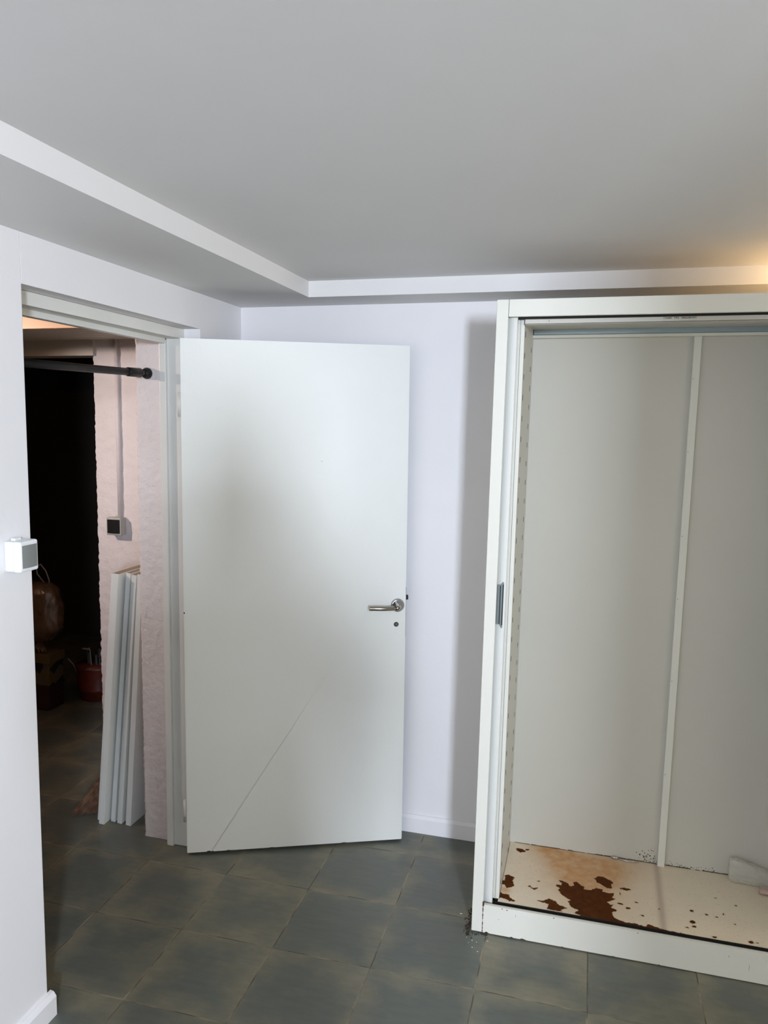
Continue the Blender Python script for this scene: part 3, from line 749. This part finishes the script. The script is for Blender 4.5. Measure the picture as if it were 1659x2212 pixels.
# crumbs beside the wardrobe foot
b = bmesh.new()
for k in range(240):
    y = random.uniform(-.42, -.27); x = 1.596-abs(random.gauss(0, .010)); 
    if k > 200: x = random.uniform(1.585, 1.66); y = -.398-abs(random.gauss(0, .012))
    s = random.uniform(.0005, .0018); bm_box(b, x-s, x+s, y-s, y+s, 0, s*1.4)
tag(obj('rust_crumbs', b, DIRT), 'dark rust crumbs scattered on the tiles at the wardrobe foot', 'crumbs', kind='stuff')
CH = mat('pale_paint_flake', (.75, .74, .70), .5)
b = bmesh.new()
for x, y, s in ((1.552, -.312, .0035), (1.615, -.475, .002), (1.635, -.49, .002), (1.61, -.44, .002), (1.625, -.445, .0015), (1.66, -.43, .002), (1.60, -.455, .001), (1.59, -.43, .0012)):
    bm_box(b, x-s, x+s, y-s*.4, y+s*.4, 0, .001)
tag(obj('paint_flakes', b, CH), 'small pale paint flakes on the tiles near the wardrobe foot', 'flakes', kind='stuff')

# ------------------------------------------------------------------ the person taking the picture (behind the camera; shades the door)
def figure():
    J = {'pel': (0, 0, .94, .175, .13), 'waist': (0, 0, 1.12, .19, .13), 'chest': (0, .01, 1.33, .205, .13), 'sh': (0, .0, 1.46, .14, .09), 'neck': (0, .02, 1.53, .06, .055), 'head': (0, .045, 1.62, .095, .11), 'crown': (0, .04, 1.73, .085, .10)}
    for s_, n_ in ((-1, 'l'), (1, 'r')):
        J['shd'+n_] = (s_*.18, 0, 1.43, .065, .06); J['elb'+n_] = (s_*.25, .08, 1.20, .045, .045); J['wri'+n_] = (s_*.08, .13, 1.46, .030, .028); J['hand'+n_] = (s_*.045, .15, 1.54, .035, .02)
        J['hip'+n_] = (s_*.10, 0, .88, .11, .10); J['knee'+n_] = (s_*.12, .02, .49, .075, .07); J['ank'+n_] = (s_*.13, -.01, .09, .042, .045); J['toe'+n_] = (s_*.15, .14, .04, .04, .035)
    E_ = [('pel', 'waist'), ('waist', 'chest'), ('chest', 'sh'), ('sh', 'neck'), ('neck', 'head'), ('head', 'crown')]
    for n_ in 'lr': E_ += [('sh', 'shd'+n_), ('shd'+n_, 'elb'+n_), ('elb'+n_, 'wri'+n_), ('wri'+n_, 'hand'+n_), ('pel', 'hip'+n_), ('hip'+n_, 'knee'+n_), ('knee'+n_, 'ank'+n_), ('ank'+n_, 'toe'+n_)]
    K = list(J); me = bpy.data.meshes.new('person')
    me.from_pydata([J[k][:3] for k in K], [(K.index(a), K.index(b_)) for a, b_ in E_], [])
    o = bpy.data.objects.new('person', me); C.objects.link(o)
    sk = o.modifiers.new('skin', 'SKIN'); sk.use_smooth_shade = True
    for i, k in enumerate(K):
        v = me.skin_vertices[0].data[i]; v.radius = J[k][3:]; v.use_root = (k == 'pel')
    o.modifiers.new('sub', 'SUBSURF').levels = 2; o.modifiers['sub'].render_levels = 2
    me.materials.append(mat('dark_clothes', (.06, .065, .08), .9))
    return o
ph = figure(); ph.location = (2.07, -3.04, 0); ph.scale = (1.05, 1.05, 1.05)
tag(ph, 'person in dark clothes holding a phone up, standing behind the camera', 'person')
